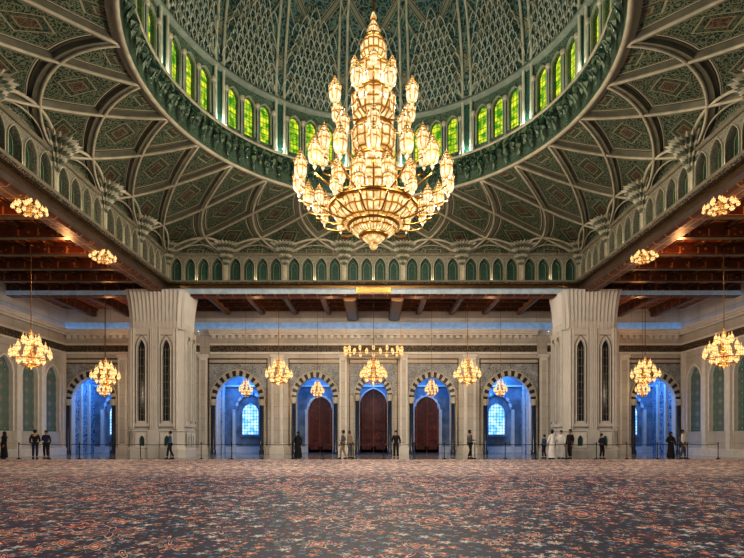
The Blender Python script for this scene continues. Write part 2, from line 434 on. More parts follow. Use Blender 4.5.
for a, b in ((-23.4, -13.2), (-12.4, 12.4), (13.2, 23.4)):
    mb = MB()
    mb.box((a, YF-.12, 7.6), (b, YF, 7.75), 0); mb.box((a, YF-.06, 7.75), (b, YF, 8.25), 1); mb.box((a, YF-.12, 8.25), (b, YF, 8.4), 0)
    mb.box((a, YF-.25, 9.0), (b, YF, 9.12), 0); mb.box((a, YF-.42, 9.12), (b, YF, 9.24), 0); mb.box((a, YF-.5, 9.24), (b, YF-.42, 9.42), 0)
    mb.box((a, YF-.3, 9.26), (b, YF-.15, 9.3), 2)
    for k in range(int((b-a)/.5)): mb.box((a+.15+k*.5, YF-.2, 8.75), (a+.4+k*.5, YF, 9.0), 0)
    trim(mb, [STONE_L, INSCR, COVEB], 'cream entablature with dark calligraphic frieze and blue cove lighting')
for cx, w, zs, ri, x0, x1 in ARCH:
    mb = MB(); a, b = x0+.35, x1-.35; z1 = 7.25
    if abs(cx) < 1: a, b = cx-1.85, cx+1.85
    a = min(a, cx-w/2-.6); b = max(b, cx+w/2+.6)
    mp = lambda x, z, d: (x, YF-.03+d, z)
    arch_plate(mb, mp, a, b, zs, 6.9, cx, w+.9, zs, zs, ri+.5, .03, 1, 1, None, 8)
    for q in (((a, 6.85), (b, 6.93)), ((a, z1-.06), (b, z1+.02))): mb.box((q[0][0], YF-.06, q[0][1]), (q[1][0], YF, q[1][1]))
    mb.box((a, YF-.06, .6), (a+.07, YF, z1)); mb.box((b-.07, YF-.06, .6), (b, YF, z1))
    trim(mb, [BRONZE, MOSAIC], 'thin bronze frame with mosaic spandrels around the arch')

# ------------------------------------------------------------ side walls
XS = 23.4
for sg, nm in ((-1, 'left'), (1, 'right')):
    mp = lambda y, z, d, sg=sg: (sg*(XS+d), y, z)
    mb = MB()
    ys = [31.6+2.4*k for k in range(-9, 3)]
    for yc in ys:
        arch_plate(mb, mp, yc-1.2, yc+1.2, 0, 7.2, yc, 1.5, 1.7, 5.4, 1.1, .18, 0, 1, 2)
        arch_band(mb, mp, yc, 1.5, 5.4, 1.1, .14, .08, 2, (1, 1), zb=1.7)
    yend = YF
    mb.poly([mp(ys[-1]+1.2, 0, 0), mp(yend, 0, 0), mp(yend, 7.2, 0), mp(ys[-1]+1.2, 7.2, 0)])
    mb.poly([mp(ys[0]-1.2, 7.2, 0), mp(yend, 7.2, 0), mp(yend, ZT, 0), mp(ys[0]-1.2, ZT, 0)])
    struct(mb.obj('wall_'+nm, [STONE_W, STONE_L, SIDEP, BLUEDK]), 'cream marble wall with tall green mosaic lancet panels')
    mb = MB(); y0 = ys[0]-1.2
    def bx(d0, d1, z0, z1, m):
        xs = sorted((sg*(XS-d0), sg*(XS-d1))); mb.box((xs[0], y0, z0), (xs[1], YF-.01, z1), m)
    bx(0, .12, 7.6, 7.75, 0); bx(0, .06, 7.75, 8.25, 1); bx(0, .12, 8.25, 8.4, 0); bx(0, .25, 9, 9.12, 0); bx(0, .42, 9.12, 9.24, 0); bx(.42, .5, 9.24, 9.42, 0); bx(.15, .3, 9.26, 9.3, 2)
    bx(0, .3, 0, .5, 0)
    trim(mb, [STONE_L, INSCR, COVEB], 'cream entablature with dark frieze on the side wall')
    mb = MB()
    for yc in [ys[0]-1.2+2.4*k for k in range(13)]:
        if yc > 38: continue
        xs = sorted((sg*XS, sg*(XS-.18))); mb.box((xs[0], yc-.2, .5), (xs[1], min(yc+.2, 37.9), 7.6), 0)
    trim(mb, [STONE_L], 'row of shallow marble pilasters on the side wall')

# ------------------------------------------------------------ aisle ceilings & beams
mb = MB()
mb.box((-XS-.3, 5.0, 11.0), (-H-.4, 38.3, 11.3)); mb.box((H+.4, 5.0, 11.0), (XS+.3, 38.3, 11.3)); mb.box((-H-.4, 32.4, 11.0), (H+.4, 38.3, 11.3))
struct(mb.obj('ceiling', [WOOD]), 'dark carved and gilded wooden coffered aisle ceiling')
def beam(a, b):
    mb = MB(); mb.box(a, b, 0)
    x0, y0, z0 = a; x1, y1, z1 = b
    if x1-x0 > y1-y0: mb.box((x0, y0-.08, z1-.18), (x1, y1+.08, z1), 1); mb.box((x0, y0+.1, z0-.05), (x1, y1-.1, z0), 1)
    else: mb.box((x0-.08, y0, z1-.18), (x1+.08, y1, z1), 1); mb.box((x0+.1, y0, z0-.05), (x1-.1, y1, z0), 1)
    trim(mb, [WOODB, BRONZE], 'carved wooden ceiling beam with gilded edges')
for sg in (-1, 1):
    for k in range(12):
        y = 8.0+2.15*k
        if 31 < y < 33: continue
        xs = sorted((sg*(H+.4), sg*XS)); beam((xs[0], y-.25, 10.5), (xs[1], y+.25, 11.0))
    for X in (14.8, 16.1, 17.4, 18.7, 20.0, 21.3, 22.5):
        beam((sg*X-.1, 8, 10.78), (sg*X+.1, 31.8, 11.0))
    for X in (16.0, 18.6, 21.2):
        beam((sg*X-.25, 32.4, 10.45), (sg*X+.25, 37.9, 11.0))
for X in (-11, -8.4, -5.9, -3.4, -1.55, 1.55, 3.4, 5.9, 8.4, 11):
    beam((X-(.4 if abs(X) < 2 else .2), 32.4, 10.15 if abs(X) < 2 else 10.6), (X+(.4 if abs(X) < 2 else .2), 37.9, 11.0))
for y in (33.6, 34.9, 36.2, 37.4): beam((-H, y-.12, 10.75), (H, y+.12, 11.0))
mb = MB(); mb.box((-XS, YF-.04, 9.5), (XS, YF-.01, 10.0))
trim(mb, [plain('blue_glow_band', (.30, .42, .55), .5, emis=(.12, .26, .45), estr=.38)], 'pale blue cove glow painted as a band at the top of the wall')  # cove uplight on the wall painted as an emissive strip

def ring_square(prof, mats, label, sides=(0, 1, 3)):
    for sd in sides:
        mb = MB()
        rows = []
        for d, z, m in prof:
            r = H-d
            pts = [(-r, r), (r, r)]
            if sd == 1: pts = [(r, r), (r, -r)]
            if sd == 3: pts = [(-r, -r), (-r, r)]
            rows.append([mb.vt((CX+p[0], CY+p[1], z)) for p in pts])
        for i in range(len(rows)-1): mb.face((rows[i][0], rows[i][1], rows[i+1][1], rows[i+1][0]), prof[i][2])
        trim(mb, mats, label)
prof = [(-.7, 10.32, 3), (.0, 10.32, 3), (.12, 10.42, 0), (.12, 10.68, 0), (.2, 10.74, 1), (.05, 10.78, 1), (.05, 11.0, 2), (.28, 11.02, 2), (.38, 11.12, 4), (.45, 11.2, 4), (-.3, 11.22, 4)]
BROWNB = plain('painted_brown_beam', (.08, .055, .04), .5)
STONE_D = plain('dark_moulding_stone', (.23, .21, .155), .55)  # even, darker tone of the moulding stone
ring_square(prof, [BANDW, BRONZE, INSCR, WOODB, STONE_D], 'cornice beam with pale glow-painted band and gilded wood', (0,))
ring_square(prof, [BROWNB, BRONZE, INSCR, WOODB, STONE_D], 'brown cornice beam with gilded mouldings', (1, 3))
prof = [(-.3, 12.9, 0), (.1, 12.9, 0), (.2, 12.98, 0), (.12, 13.06, 1), (-.3, 13.1, 0)]
ring_square(prof, [STONE_D, BRONZE], 'thin stone moulding above the blind arcade')
for a, b in ((-XS, -H-.1), (H+.1, XS)):
    mb = MB(); mb.box((a, 31.85, 10.3), (b, 32.4, 10.95), 0); mb.box((a, 31.8, 10.34), (b, 31.86, 10.62), 1)
    trim(mb, [WOODB, BANDW], 'aisle beam with pale glow-painted band')
mb = MB()
mb.box((-H-.4, 32.3, 10.7), (H+.4, 32.45, 13.1)); mb.box((-H-.45, 5.6, 10.7), (-H-.3, 32.3, 13.1)); mb.box((H+.3, 5.6, 10.7), (H+.45, 32.3, 13.1))
struct(mb.obj('wall_upper', [WOODB]), 'solid upper wall of the square above the aisles')
mb = MB(); mb.box((-1.1, 31.72, 10.46), (1.1, 31.88, 10.78), 0); mb.box((-.95, 31.70, 10.52), (.95, 31.72, 10.72), 1)
trim(mb, [GOLD, plain('glowing_gilding', (.6, .35, .1), .4, emis=(.8, .42, .10), estr=.6)], 'softly glowing gilded cartouche on the cornice beam')  # warm glow put into the gilding by emission, not a lamp

# ------------------------------------------------------------ blind arcade
arc = empty('blind_arcade', (CX, CY, 11.2), 'blind arcade of green lancet panels in cream stone around the square', 'arcade', kind='structure')
bw = 2*H/7
ARCS = carved('arcade_stone', (.26, .25, .19), 9, .4)
mb = MB(); mp = lambda x, z, d: (x, d, z)
for k in range(4):
    w4 = (bw-.3)/4; x0 = -bw/2+.15+k*w4
    arch_plate(mb, mp, x0, x0+w4, 0, 1.7, x0+w4/2, w4*.80, .08, .95, w4*.7, .25, 0, 0, 1)
    arch_band(mb, mp, x0+w4/2, w4*.80, .95, w4*.7, .035, .05, 2, (2, 2), zb=.08)
    arch_band(mb, lambda x, z, d: (x, .23+d, z), x0+w4/2, w4*.44, .95, w4*.42, .03, .03, 2, (3, 3), n=12, zb=.22)
mb.box((-bw/2, -.1, 0), (-bw/2+.15, 0, 1.7), 2); mb.box((bw/2-.15, -.1, 0), (bw/2, 0, 1.7), 2)
bayme = mb.obj('arcade_bay', [ARCS, TEALP, STONE_M, plain('green_gold_tracery', (.20, .24, .12))], arc)
first = True
for sd in (0, 1, 3):
    for k in range(7):
        o = bayme if first else link(bayme.copy()); first = False
        o.parent = arc
        a = -H+bw*(k+.5)
        x, y = {0: (a, H), 1: (H, -a), 3: (-H, a)}[sd]
        o.location = (x, y, 0); o.rotation_euler = (0, 0, {0: 0, 1: -pi/2, 3: pi/2}[sd])

# ------------------------------------------------------------ vault
RR = 8.75
def sq(u):
    u = u % 28; sd = int(u//7); a = (u % 7)/7*2-1
    x, y = a*H, H
    t = radians(a*45+sd*90)
    for _ in range(sd): x, y = y, -x
    return x, y, RR*sin(t), RR*cos(t)
def vs(u, v, off=0):
    x, y, cx_, cy_ = sq(u); th = v*pi/2; t = 1-cos(th)
    k = 1-off/10
    return (CX+(x+(cx_-x)*t)*k, CY+(y+(cy_-y)*t)*k, 13.0+(1.95+DZ)*sin(th)-off)
vault = empty('ceiling_vault', (0, 0, 0), 'shallow interlaced rib vault with green floral panels around the dome', 'vault', kind='structure')
mb = MB(); NU, NV = 28*6, 20
g = [[mb.vt(vs(i/6, j/NV, -.14), (i/6, j/NV)) for j in range(NV+1)] for i in range(NU+1)]
for i in range(NU):
    for j in range(NV): mb.face((g[i][j], g[i+1][j], g[i+1][j+1], g[i][j+1]), 0, True)
mb.obj('vault_shell', [VAULT], vault)
mb = MB()
for j in range(28):
    for k in (VK, -VK):
        mb.tube([vs(j+k*t/28, t/28, -.08) for t in range(29)], .18, 4, 0, rz=.17)
        mb.tube([vs(j+k*t/28, t/28, .05) for t in range(29)], .06, 6, 1, rz=.06)
mb.obj('rib_lattice', [STONE_V, STONE_M], vault)
mb = MB()
for j in range(28):
    for s_ in (1, -1):
        mb.tube([vs(j+.5-s_*.5*cos(pi/2*t/12), .02+.30*sin(pi/2*t/12), .03) for t in range(13)], .07, 5, 0)
        mb.tube([vs(j+.5-s_*.32*cos(pi/2*t/12), .02+.18*sin(pi/2*t/12), .0) for t in range(13)], .035, 5, 0)
mb.obj('wall_rib', [STONE_M], vault)
mb = MB(); rr_ = [.10, .16, .22, .30, .38, .47, .57, .68, .80]
for r in range(9):
    rad = rr_[r]*1.05; z = .165*r; n = 4+r
    rf = lambda a, zz, n=n, r=r: 1-.34*abs(sin(a*n+(pi/2 if r % 2 else 0)))
    mb.lathe([(rad*.55, z), (rad*.95, z+.02), (rad*1.12, z+.09), (rad*1.2, z+.15), (rad*.8, z+.168)], 54, (0, 0, 0), r % 2, False, pi/2, 3*pi/2, rf)
corb = mb.obj('muqarnas_corbel', [plain('muqarnas_stone', (.46, .435, .34)), plain('muqarnas_shaded_stone', (.14, .16, .11))], vault)  # alternate tiers darker, shade painted into the stone colour
first = True
for j in range(28):
    sd = j//7
    if sd == 2 and j % 7: continue
    o = corb if first else link(corb.copy()); first = False
    o.parent = vault
    x, y, _, _ = sq(j); 
    if j % 7: rot = {0: 0, 1: -pi/2, 3: pi/2}[sd]
    else: rot = {0: pi/4, 7: -pi/4, 14: -3*pi/4, 21: 3*pi/4}[j]
    o.location = (CX+x*.998, CY+y*.998, 12.1); o.rotation_euler = (0, 0, rot)

# ------------------------------------------------------------ dome
dome = empty('dome', (0, 0, DZ), 'ribbed teal and gold dome with a drum of stained glass windows', 'dome', kind='structure')
RW = 8.85
mb = MB()
mb.lathe([(8.95, 14.95), (8.75, 14.84), (8.66, 14.76), (8.6, 14.76), (8.52, 14.82), (8.54, 14.88)], 96, (CX, CY, 0), 0)
mb.lathe([(8.35, 16.1), (8.3, 16.15), (8.25, 16.24), (8.35, 16.3), (8.95, 16.34)], 96, (CX, CY, 0), 0)
mb.lathe([(8.54, 14.88), (8.57, 15.6), (8.35, 16.1)], 96, (CX, CY, 0), 1)
mb.obj('drum_cornice', [STONE_D, GREEN], dome)
mb = MB(); NL = 144
for k in range(NL):
    a = 2*pi*k/NL; da = 2*pi/NL/2*.98; zt = 16.14
    def C(aa, z, r): return (CX+r*sin(aa), CY+r*cos(aa), z)
    dz = (1.25, .85)[k % 2]
    L = [(-1, 0), (-1, .22), (-.5, .36), (-.95, .54), (-.3, .70), (-.6, .84), (0, 1), (.6, .84), (.3, .70), (.95, .54), (.5, .36), (1, .22), (1, 0)]
    ctr = mb.vt(C(a, zt-dz*.45, 8.14))
    ids = [mb.vt(C(a+da*x, zt-dz*q, 8.30+.06*q)) for x, q in L]
    for i in range(len(ids)-1): mb.face((ctr, ids[i], ids[i+1]), 0)
    mb.face((ctr, ids[-1], ids[0]), 0)
mb.obj('foliage_cresting', [LACE], dome)
mb = MB(); pitch = radians(5.9)
cyl = lambda x, z, d, a0=0: (CX+(RW+d)*sin(a0+x/RW), CY+(RW+d)*cos(a0+x/RW), z)
secw = RW*radians(22.5)
z0, z1 = 16.3, 19.2
for sct in range(16):
    a0 = radians(22.5*sct); mp = lambda x, z, d, a0=a0: cyl(x, z, d, a0)
    ww = RW*pitch
    for k in (-1, 0, 1):
        x = k*ww
        arch_plate(mb, mp, x-ww/2, x+ww/2, z0, z1, x, .58, 16.8, 18.3, .42, .22, 0, 0)
        arch_band(mb, mp, x, .58, 18.3, .42, .05, .09, 2, (2, 2), n=16, zb=16.8)
    for xx in (-1.5, -.5, .5, 1.5):
        c_ = cyl(xx*ww, 0, -.1, a0)
        mb.lathe([(.09, 16.3), (.09, 16.6), (.05, 16.7), (.045, 18.2), (.1, 18.35), (.1, 18.45), (0, 18.5)], 8, c_, 2)
        mb.lathe([(.10, 18.28), (.14, 18.5), (0, 18.55)], 8, c_, 3)
    for s_ in (-1, 1):
        xa, xb = s_*1.5*ww, s_*secw/2
        q = [mp(xa, z0, 0), mp(xb, z0, 0), mp(xb, z1, 0), mp(xa, z1, 0)]; mb.poly(q, 1)
DRUMS = plain('drum_stone', (.22, .24, .185), .6)
mb.obj('drum_wall', [arab_mat('drum_wall_stone', (.02, .055, .038), (.15, .19, .13), (.04, .1, .06), 3), TEALP, DRUMS, STONE_M], dome)
for sct in range(16):
    a0 = radians(22.5*sct)
    for k in (-1, 0, 1):
        wn[0] += 1; m2 = MB(); x = k*RW*pitch
        arch_fill(m2, lambda xx, z, d, a0=a0: cyl(xx, z+DZ, d, a0), x, .60, 16.78, 18.3, .44, .18, 0)
        struct(m2.obj('window_%d' % wn[0], [WGREEN]), 'arched green and yellow stained glass window in the dome drum', 'window')
def dr(z):
    t = max(0, min(1, (z-19.2)/11.8)); return RW*sqrt(max(0, 1-t**2.1))*1.0
mb = MB(); NS = 96
zs_ = [19.2+11.8*sin(pi/2*j/26) for j in range(27)]
g = []
for z in zs_:
    r = max(.02, dr(z)); g.append([mb.vt((CX+r*sin(2*pi*i/NS), CY+r*cos(2*pi*i/NS), z), (16*i/NS, (z-19.2))) for i in range(NS+1)])
for j in range(len(g)-1):
    for i in range(NS): mb.face((g[j][i], g[j][i+1], g[j+1][i+1], g[j+1][i]), 0, True)
mb.lathe([(RW, 19.1), (RW-.2, 19.2), (RW-.22, 19.32), (RW, 19.4)], 96, (CX, CY, 0), 1)
mb.obj('dome_shell', [DOMEM, STONE_T], dome)
mb = MB()
for s_ in (-1, 1):
    da = radians(1.5*s_)
    mb.tube([((RW-.08)*sin(da), (RW-.08)*cos(da), z) for z in (16.4, 17.5, 18.5, 19.2)]+
            [((dr(z)-.08)*sin(da), (dr(z)-.08)*cos(da), z) for z in zs_[1:-2]], .085, 6)
ribm = mb.obj('rib', [plain('dome_rib_stone', (.34, .36, .28))], dome)
for k in range(16):
    o = ribm if k == 0 else link(ribm.copy()); o.parent = dome
    o.location = (CX, CY, 0); o.rotation_euler = (0, 0, radians(11.25+22.5*k))
mb = MB()
for k in range(16):
    for s_ in (-1, 1):
        P = []
        for t in range(25):
            q = t/24; z = 19.4+8.2*q; a = radians(11.25+22.5*k)+s_*radians(22.5)*(q**.8)*1.5
            r = dr(z)-.05; P.append((CX+r*sin(a), CY+r*cos(a), z))
        mb.tube(P, .06, 5)
mb.obj('rib_lattice', [DRUMS], dome)
mb = MB()
def DP(x, z, off): r = dr(z)-off; return (r*sin(x/RW), r*cos(x/RW), z)
w = .34
for row in range(10):
    n = [8, 9, 8, 7, 8, 7, 6, 7, 4, 1][row]; z = 19.35+row*.44; off = .12+.04*row
    for q in range(n):
        x = (q-(n-1)/2)*w
        A = arch_pts(x, w*1.7, z, .64, 5)
        mb.tube([DP(a, b, off) for a, b in A], .026, 4)
        if (q+row) % 3: arch_fill(mb, lambda xx, zz, d, off=off: DP(xx, zz, off-.06), x, w*.7, z, z+.12, w*.6, 0, 1, 3)
        c_ = DP(x, z, off+.05); mb.lathe([(0, -.16), (.05, -.06), (.03, .05), (0, .1)], 5, c_)
mu = mb.obj('muqarnas_tier', [plain('muqarnas_plaster', (.38, .43, .36), .5), plain('muqarnas_teal_plaster', (.015, .06, .055), .5)], dome)
for k in range(16):
    o = mu if k == 0 else link(mu.copy()); o.parent = dome
    o.location = (CX, CY, 0); o.rotation_euler = (0, 0, radians(22.5*k))

# ------------------------------------------------------------ piers
def build_pier():
    p = empty('pier', (-13.6, 32.3, 0), 'massive carved cream marble pier with lancet niches and flared capital', 'column', 'marble piers')
    hw, hd, ch = 1.72, 1.2, .35
    def poly(s_, z): 
        q = hw*s_; e = hd+hw*(s_-1); c = ch
        return [(-q+c, -e, z), (q-c, -e, z), (q, -e+c, z), (q, e-c, z), (q-c, e, z), (-q+c, e, z), (-q, e-c, z), (-q, -e+c, z)]
    mb = MB(); prof = [(1.07, 0), (1.07, .5), (1.04, .6), (1, .75), (1, 1.6), (1.03, 1.65), (1.03, 1.75), (.98, 1.8), (.98, 8.5)]
    rows = [[mb.vt(q) for q in poly(s_, z)] for s_, z in prof]
    for i in range(len(rows)-1):
        for k in range(8): mb.face((rows[i][k], rows[i][(k+1) % 8], rows[i+1][(k+1) % 8], rows[i+1][k]))
    mb.obj('shaft', [PIERM], p)
    mb = MB(); rows = []
    def outline(s_, z, sc_amt):
        q = hw+s_; e = hd+s_; pts = []
        per = [((-q, -e), (q, -e), 15), ((q, -e), (q, e), 10), ((q, e), (-q, e), 15), ((-q, e), (-q, -e), 10)]
        for (x0, y0), (x1, y1), nf in per:
            nx, ny = (y1-y0), -(x1-x0); ln = sqrt(nx*nx+ny*ny); nx /= ln; ny /= ln
            for i in range(nf*6):
                t = i/(nf*6); d = -sc_amt*abs(cos(pi*t*nf))
                edge = min(t, 1-t)*ln; d -= max(0, .35-edge)*.6
                pts.append((x0+(x1-x0)*t+nx*d, y0+(y1-y0)*t+ny*d, z))
        return pts
    for i in range(21):
        t = i/20; z = 8.0+2.45*t; fl = .0+.20*t**2.2
        rows.append([mb.vt(q) for q in outline(fl, z, .13 if .02 < t < .96 else .03)])
    N = len(rows[0])
    for i in range(20):
        for k in range(N): mb.face((rows[i][k], rows[i][(k+1) % N], rows[i+1][(k+1) % N], rows[i+1][k]))
    mb.face(rows[-1]); mb.face(rows[0])
    mb.obj('capital', [PIERM], p)
    def facepart(rot, nm):
        mb = MB(); half = hw if rot == 0 else hd; dd = hd if rot == 0 else hw
        def mp(x, z, d):
            X, Y = x, -dd*.985+d
            for _ in range(rot): X, Y = -Y, X
            return (X, Y, z)
        def bxm(x0, x1, d0, d1, z0, z1, m):
            pts = [mp(x, z, d) for x in (x0, x1) for d in (d0, d1) for z in (z0, z1)]
            xs = [q[0] for q in pts]; ys = [q[1] for q in pts]
            mb.box((min(xs), min(ys), z0), (max(xs), max(ys), z1), m)
        if rot == 0:
            bxm(-.24, .24, -.22, .0, .6, 8.05, 0)
            for q in (-.17, -.06, .06, .17): bxm(q-.025, q+.025, -.27, -.22, 1.8, 8.05, 2)
            bxm(-.34, .34, -.30, 0, 0, 1.7, 0)
            for q in (-1.40, -1.28, 1.28, 1.40): bxm(q-.03, q+.03, -.18, 0, 1.8, 8.05, 2)
        cs_ = (-.77, .77) if rot == 0 else (-.42, .42)
        wd = .5 if rot == 0 else .36; hh = .45 if rot == 0 else .34
        for cx_ in cs_:
            x0, x1 = cx_-hh, cx_+hh
            mpp = lambda x, z, d: mp(x, z, d-.13)
            arch_plate(mb, mpp, x0, x1, 1.95, 8.0, cx_, wd, 2.3, 6.75, .6, .12, 0, 0, 1, 8)
            arch_band(mb, mpp, cx_, wd, 6.75, .6, .05, .09, 2, (2, 2), n=16, zb=2.3)
            arch_band(mb, mpp, cx_, wd+.2, 6.85, .75, .03, .05, 2, (4, 4), n=16, zb=2.15)
            zz = 2.7
            while zz < 7.0: bxm(cx_-wd/2, cx_+wd/2, -.05, -.02, zz, zz+.03, 4); zz += .5
            for xx in (-.1, .1): bxm(cx_+xx-.012, cx_+xx+.012, -.06, -.02, 2.3, 6.9, 4)
            for xx in (x0, x1): bxm(xx-.03, xx+.03, -.17, 0, 1.95, 8.0, 2)
            bxm(x0+.1, x1-.1, -.16, -.13, 7.6, 7.64, 4)
            arch_plate(mb, mpp, cx_-.4 if rot == 0 else x0, cx_+.4 if rot == 0 else x1, .62, 1.6, cx_, .34, .75, 1.1, .3, .1, 2, 2, 3, 6)
        return mb.obj(nm, [PIERM, DARK, STONE_L, TEALP, STONE_D], p)
    facepart(0, 'niche_panel'); facepart(1, 'niche_panel'); facepart(3, 'niche_panel')
    return p
pier = build_pier()
pr = copytree(pier, (13.6, 32.3, 0))

# ------------------------------------------------------------ great chandelier
gc = empty('chandelier', (CX, CY, 8.3), 'enormous tiered gilded crystal chandelier hanging from the dome', 'chandelier')
def Zp(z): return z-8.3
def lat(name, prof, mat, par, n=28, rf=None, loc=(0, 0, 0)):
    mb = MB(); mb.lathe([(r, z) for r, z in prof], n, (0, 0, 0), 0, True, rf=rf); return mb.obj(name, [mat], par, loc)
lat('suspension_rod', [(.05, 9.0), (.05, 22.2)], GOLD, gc, 8)
scal = lambda n, a_: (lambda a, z: 1+a_*abs(sin(a*n/2)))
lat('crystal_bowl', [(0, 0), (.08, .06), (.16, .16), (.10, .26), (.26, .32), (.40, .46), (.42, .56), (.64, .62), (.84, .78), (.86, .92), (1.08, .98), (1.36, 1.18), (1.42, 1.38), (1.52, 1.46), (1.58, 1.6), (1.4, 1.72), (1.0, 1.85), (.7, 2.2)], CRYB, gc, 64, scal(16, .06))
for r, z in ((1.58, 1.56), (.88, .93), (.44, .55)):
    lat('bowl_rim', [(r, z-.06), (r+.10, z-.05), (r+.12, z+.04), (r, z+.07)], GOLD, gc, 48)
lat('crystal_column', [(.75, 2.1), (.85, 2.4), (.85, 3.2), (.6, 3.4), (.5, 3.55), (.76, 3.75), (.80, 4.4), (.52, 4.6), (.5, 4.75), (.74, 4.95), (.80, 5.7), (.55, 5.9), (.48, 6.0), (.66, 6.2), (.66, 6.75), (.40, 6.95), (.32, 7.05), (.46, 7.25), (.46, 7.7), (.26, 7.95), (.16, 8.05), (.24, 8.2), (.20, 8.4), (.10, 8.55), (.06, 8.65), (.12, 8.75), (.03, 9.0), (0, 9.1)], CRYK, gc, 48, scal(12, .08))
for z, r in ((3.45, .70), (4.66, .66), (5.95, .62), (7.0, .48), (8.0, .30)):
    lat('column_band', [(r-.2, z-.08), (r, z-.06), (r+.06, z), (r, z+.06), (r-.2, z+.08)], GOLD, gc, 32)
body = [(0, 0), (.05, .05), (.1, .1), (.04, .15), (.15, .18), (.27, .24), (.31, .32), (.325, .42), (.31, .53), (.27, .6)]
cap = [(.31, .585), (.35, .61), (.28, .645), (.27, .68), (.2, .76), (.09, .83), (.12, .86), (.05, .90), (.03, .96), (0, 1.0)]
def lamp_proto(h, k, par):
    mb = MB(); mb.lathe([(r*h*k, z*h) for r, z in body], 16, (0, 0, -h*.45), 0, True); b = mb.obj('lamp_shade', [CRY], par)
    mb = MB(); mb.lathe([(r*h*k, z*h) for r, z in cap], 16, (0, 0, -h*.45), 0, True, rf=scal(8, .06)); mb.obj('lamp_cap', [CRYC], b)
    return b
# (count, radius, z, height, width factor, phase)
tiers = [(16, 2.80, 10.85, 1.30, .55, 0), (11, 1.95, 12.0, 1.25, .56, .5), (14, 2.15, 9.95, .80, .62, .5), (8, 1.52, 13.85, 1.20, .58, .5), (6, .80, 15.0, .75, .58, .0), (9, 1.4, 10.8, 1.05, .62, 0)]
for n, r, z, h, k, off in tiers:
    base = None
    for i in range(n):
        a = 2*pi*(i+off)/n
        if base is None: base = lamp_proto(h, k, gc); b = base
        else:
            b = link(base.copy()); b.parent = gc
            for ch in list(base.children): c2 = link(ch.copy()); c2.parent = b
        b.location = (r*sin(a), r*cos(a), Zp(z))
    mb = MB(); r0 = min(.4, r*.6)
    for i in range(n):
        a = 2*pi*(i+off)/n; sx, cy_ = sin(a), cos(a)
        P = []
        for t in range(9):
            q = t/8; rr = r0+(r-r0)*q; P.append((rr*sx, rr*cy_, Zp(z)-h*.5-.25*sin(pi*q)))
        mb.tube(P, .035, 5)
    N = 24; mb.tube([(r0*sin(2*pi*i/N), r0*cos(2*pi*i/N), Zp(z)-h*.5) for i in range(N+1)], .07, 6)
    mb.obj('tier_frame', [GOLD], gc)

# ------------------------------------------------------------ small chandeliers
def small_ch(name, label, rodlen, group):
    e = empty(name, (0, 0, 0), label, 'chandelier', group)
    mb = MB(); mb.lathe([(.02, .9), (.02, .9+rodlen)], 6); mb.lathe([(0, .9+rodlen), (.12, .88+rodlen), (.14, .95+rodlen), (0, .97+rodlen)], 8); mb.obj('rod', [BRONZE], e)
    mb = MB(); mb.lathe([(0, -1.05), (.05, -.95), (.09, -.85), (.04, -.78), (.2, -.68), (.32, -.56), (.34, -.46), (.16, -.38), (.08, 0), (.14, .25), (.07, .4), (.06, .55), (.12, .65), (.03, .9), (0, 1.05)], 16, rf=scal(8, .08)); mb.obj('crystal_stem', [CRYD], e)
    fr = MB()
    base = None
    for n, r, z in ((9, .84, -.25), (7, .60, .05), (5, .34, .42), (6, .52, -.55)):
        N = 20; fr.tube([(r*.9*sin(2*pi*i/N), r*.9*cos(2*pi*i/N), z-.27) for i in range(N+1)], .02, 5)
        for i in range(n):
            a = 2*pi*i/n; fr.tube([(.05*sin(a), .05*cos(a), z-.15), (r*.6*sin(a), r*.6*cos(a), z-.36), (r*sin(a), r*cos(a), z-.22)], .02, 4)
            if base is None:
                m2 = MB(); m2.lathe([(0, -.26), (.05, -.22), (.03, -.18), (.10, -.13), (.11, -.02), (.08, .06), (.10, .09), (.05, .18), (.02, .22), (.03, .25), (0, .38)], 8); b = base = m2.obj('lamp_shade', [CRYS], e)
            else: b = link(base.copy()); b.parent = e
            b.location = (r*sin(a), r*cos(a), z)
    fr.obj('frame', [GOLD], e)
    return e
c0 = small_ch('hanging_chandelier', 'tiered golden crystal chandelier hanging in the aisle', 4.2, 'aisle chandeliers')
c0.location = (-17.05, 24.9, 5.7)
for x, y, z in ((17.45, 24.9, 5.75), (-17.95, 33.5, 5.65), (18.2, 33.5, 5.75), (-6.35, 33.5, 5.75), (0, 33.5, 5.75), (6.3, 33.5, 5.75)):
    copytree(c0, (x, y, z))
cs = small_ch('lantern_chandelier', 'small golden crystal lantern hanging before the arch', 7.2, 'arch lanterns')
cs.scale = (.55, .55, .75); cs.location = (-4.15, 37.0, 4.9)
for x in (-9.45, 4.3, 9.4, -19.9, 19.9): copytree(cs, (x, 37.0, 5.0), scale=(.55, .55, .75))
cb = small_ch('beam_chandelier', 'compact golden crystal chandelier fixed beneath the cornice beam', .06, 'beam chandeliers')
BS = (.66, .66, .42)
cb.scale = BS; cb.location = (-H-.05, 19.3, 10.2)
for x, y in ((-H-.05, 24.5), (H+.05, 24.5), (H+.05, 19.1)): copytree(cb, (x, y, 10.2), scale=BS)
wc = empty('glow_lamp_ring', (0, 36.6, 7.55), 'wide ring of small golden crystal lamps in front of the frieze', 'chandelier')  # lamp ring added in place of chandelier glow on the frieze
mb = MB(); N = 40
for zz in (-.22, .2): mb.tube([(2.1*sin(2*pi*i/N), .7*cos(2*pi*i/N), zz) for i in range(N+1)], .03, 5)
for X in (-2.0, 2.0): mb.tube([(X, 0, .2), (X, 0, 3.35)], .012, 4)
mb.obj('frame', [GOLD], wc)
base = None
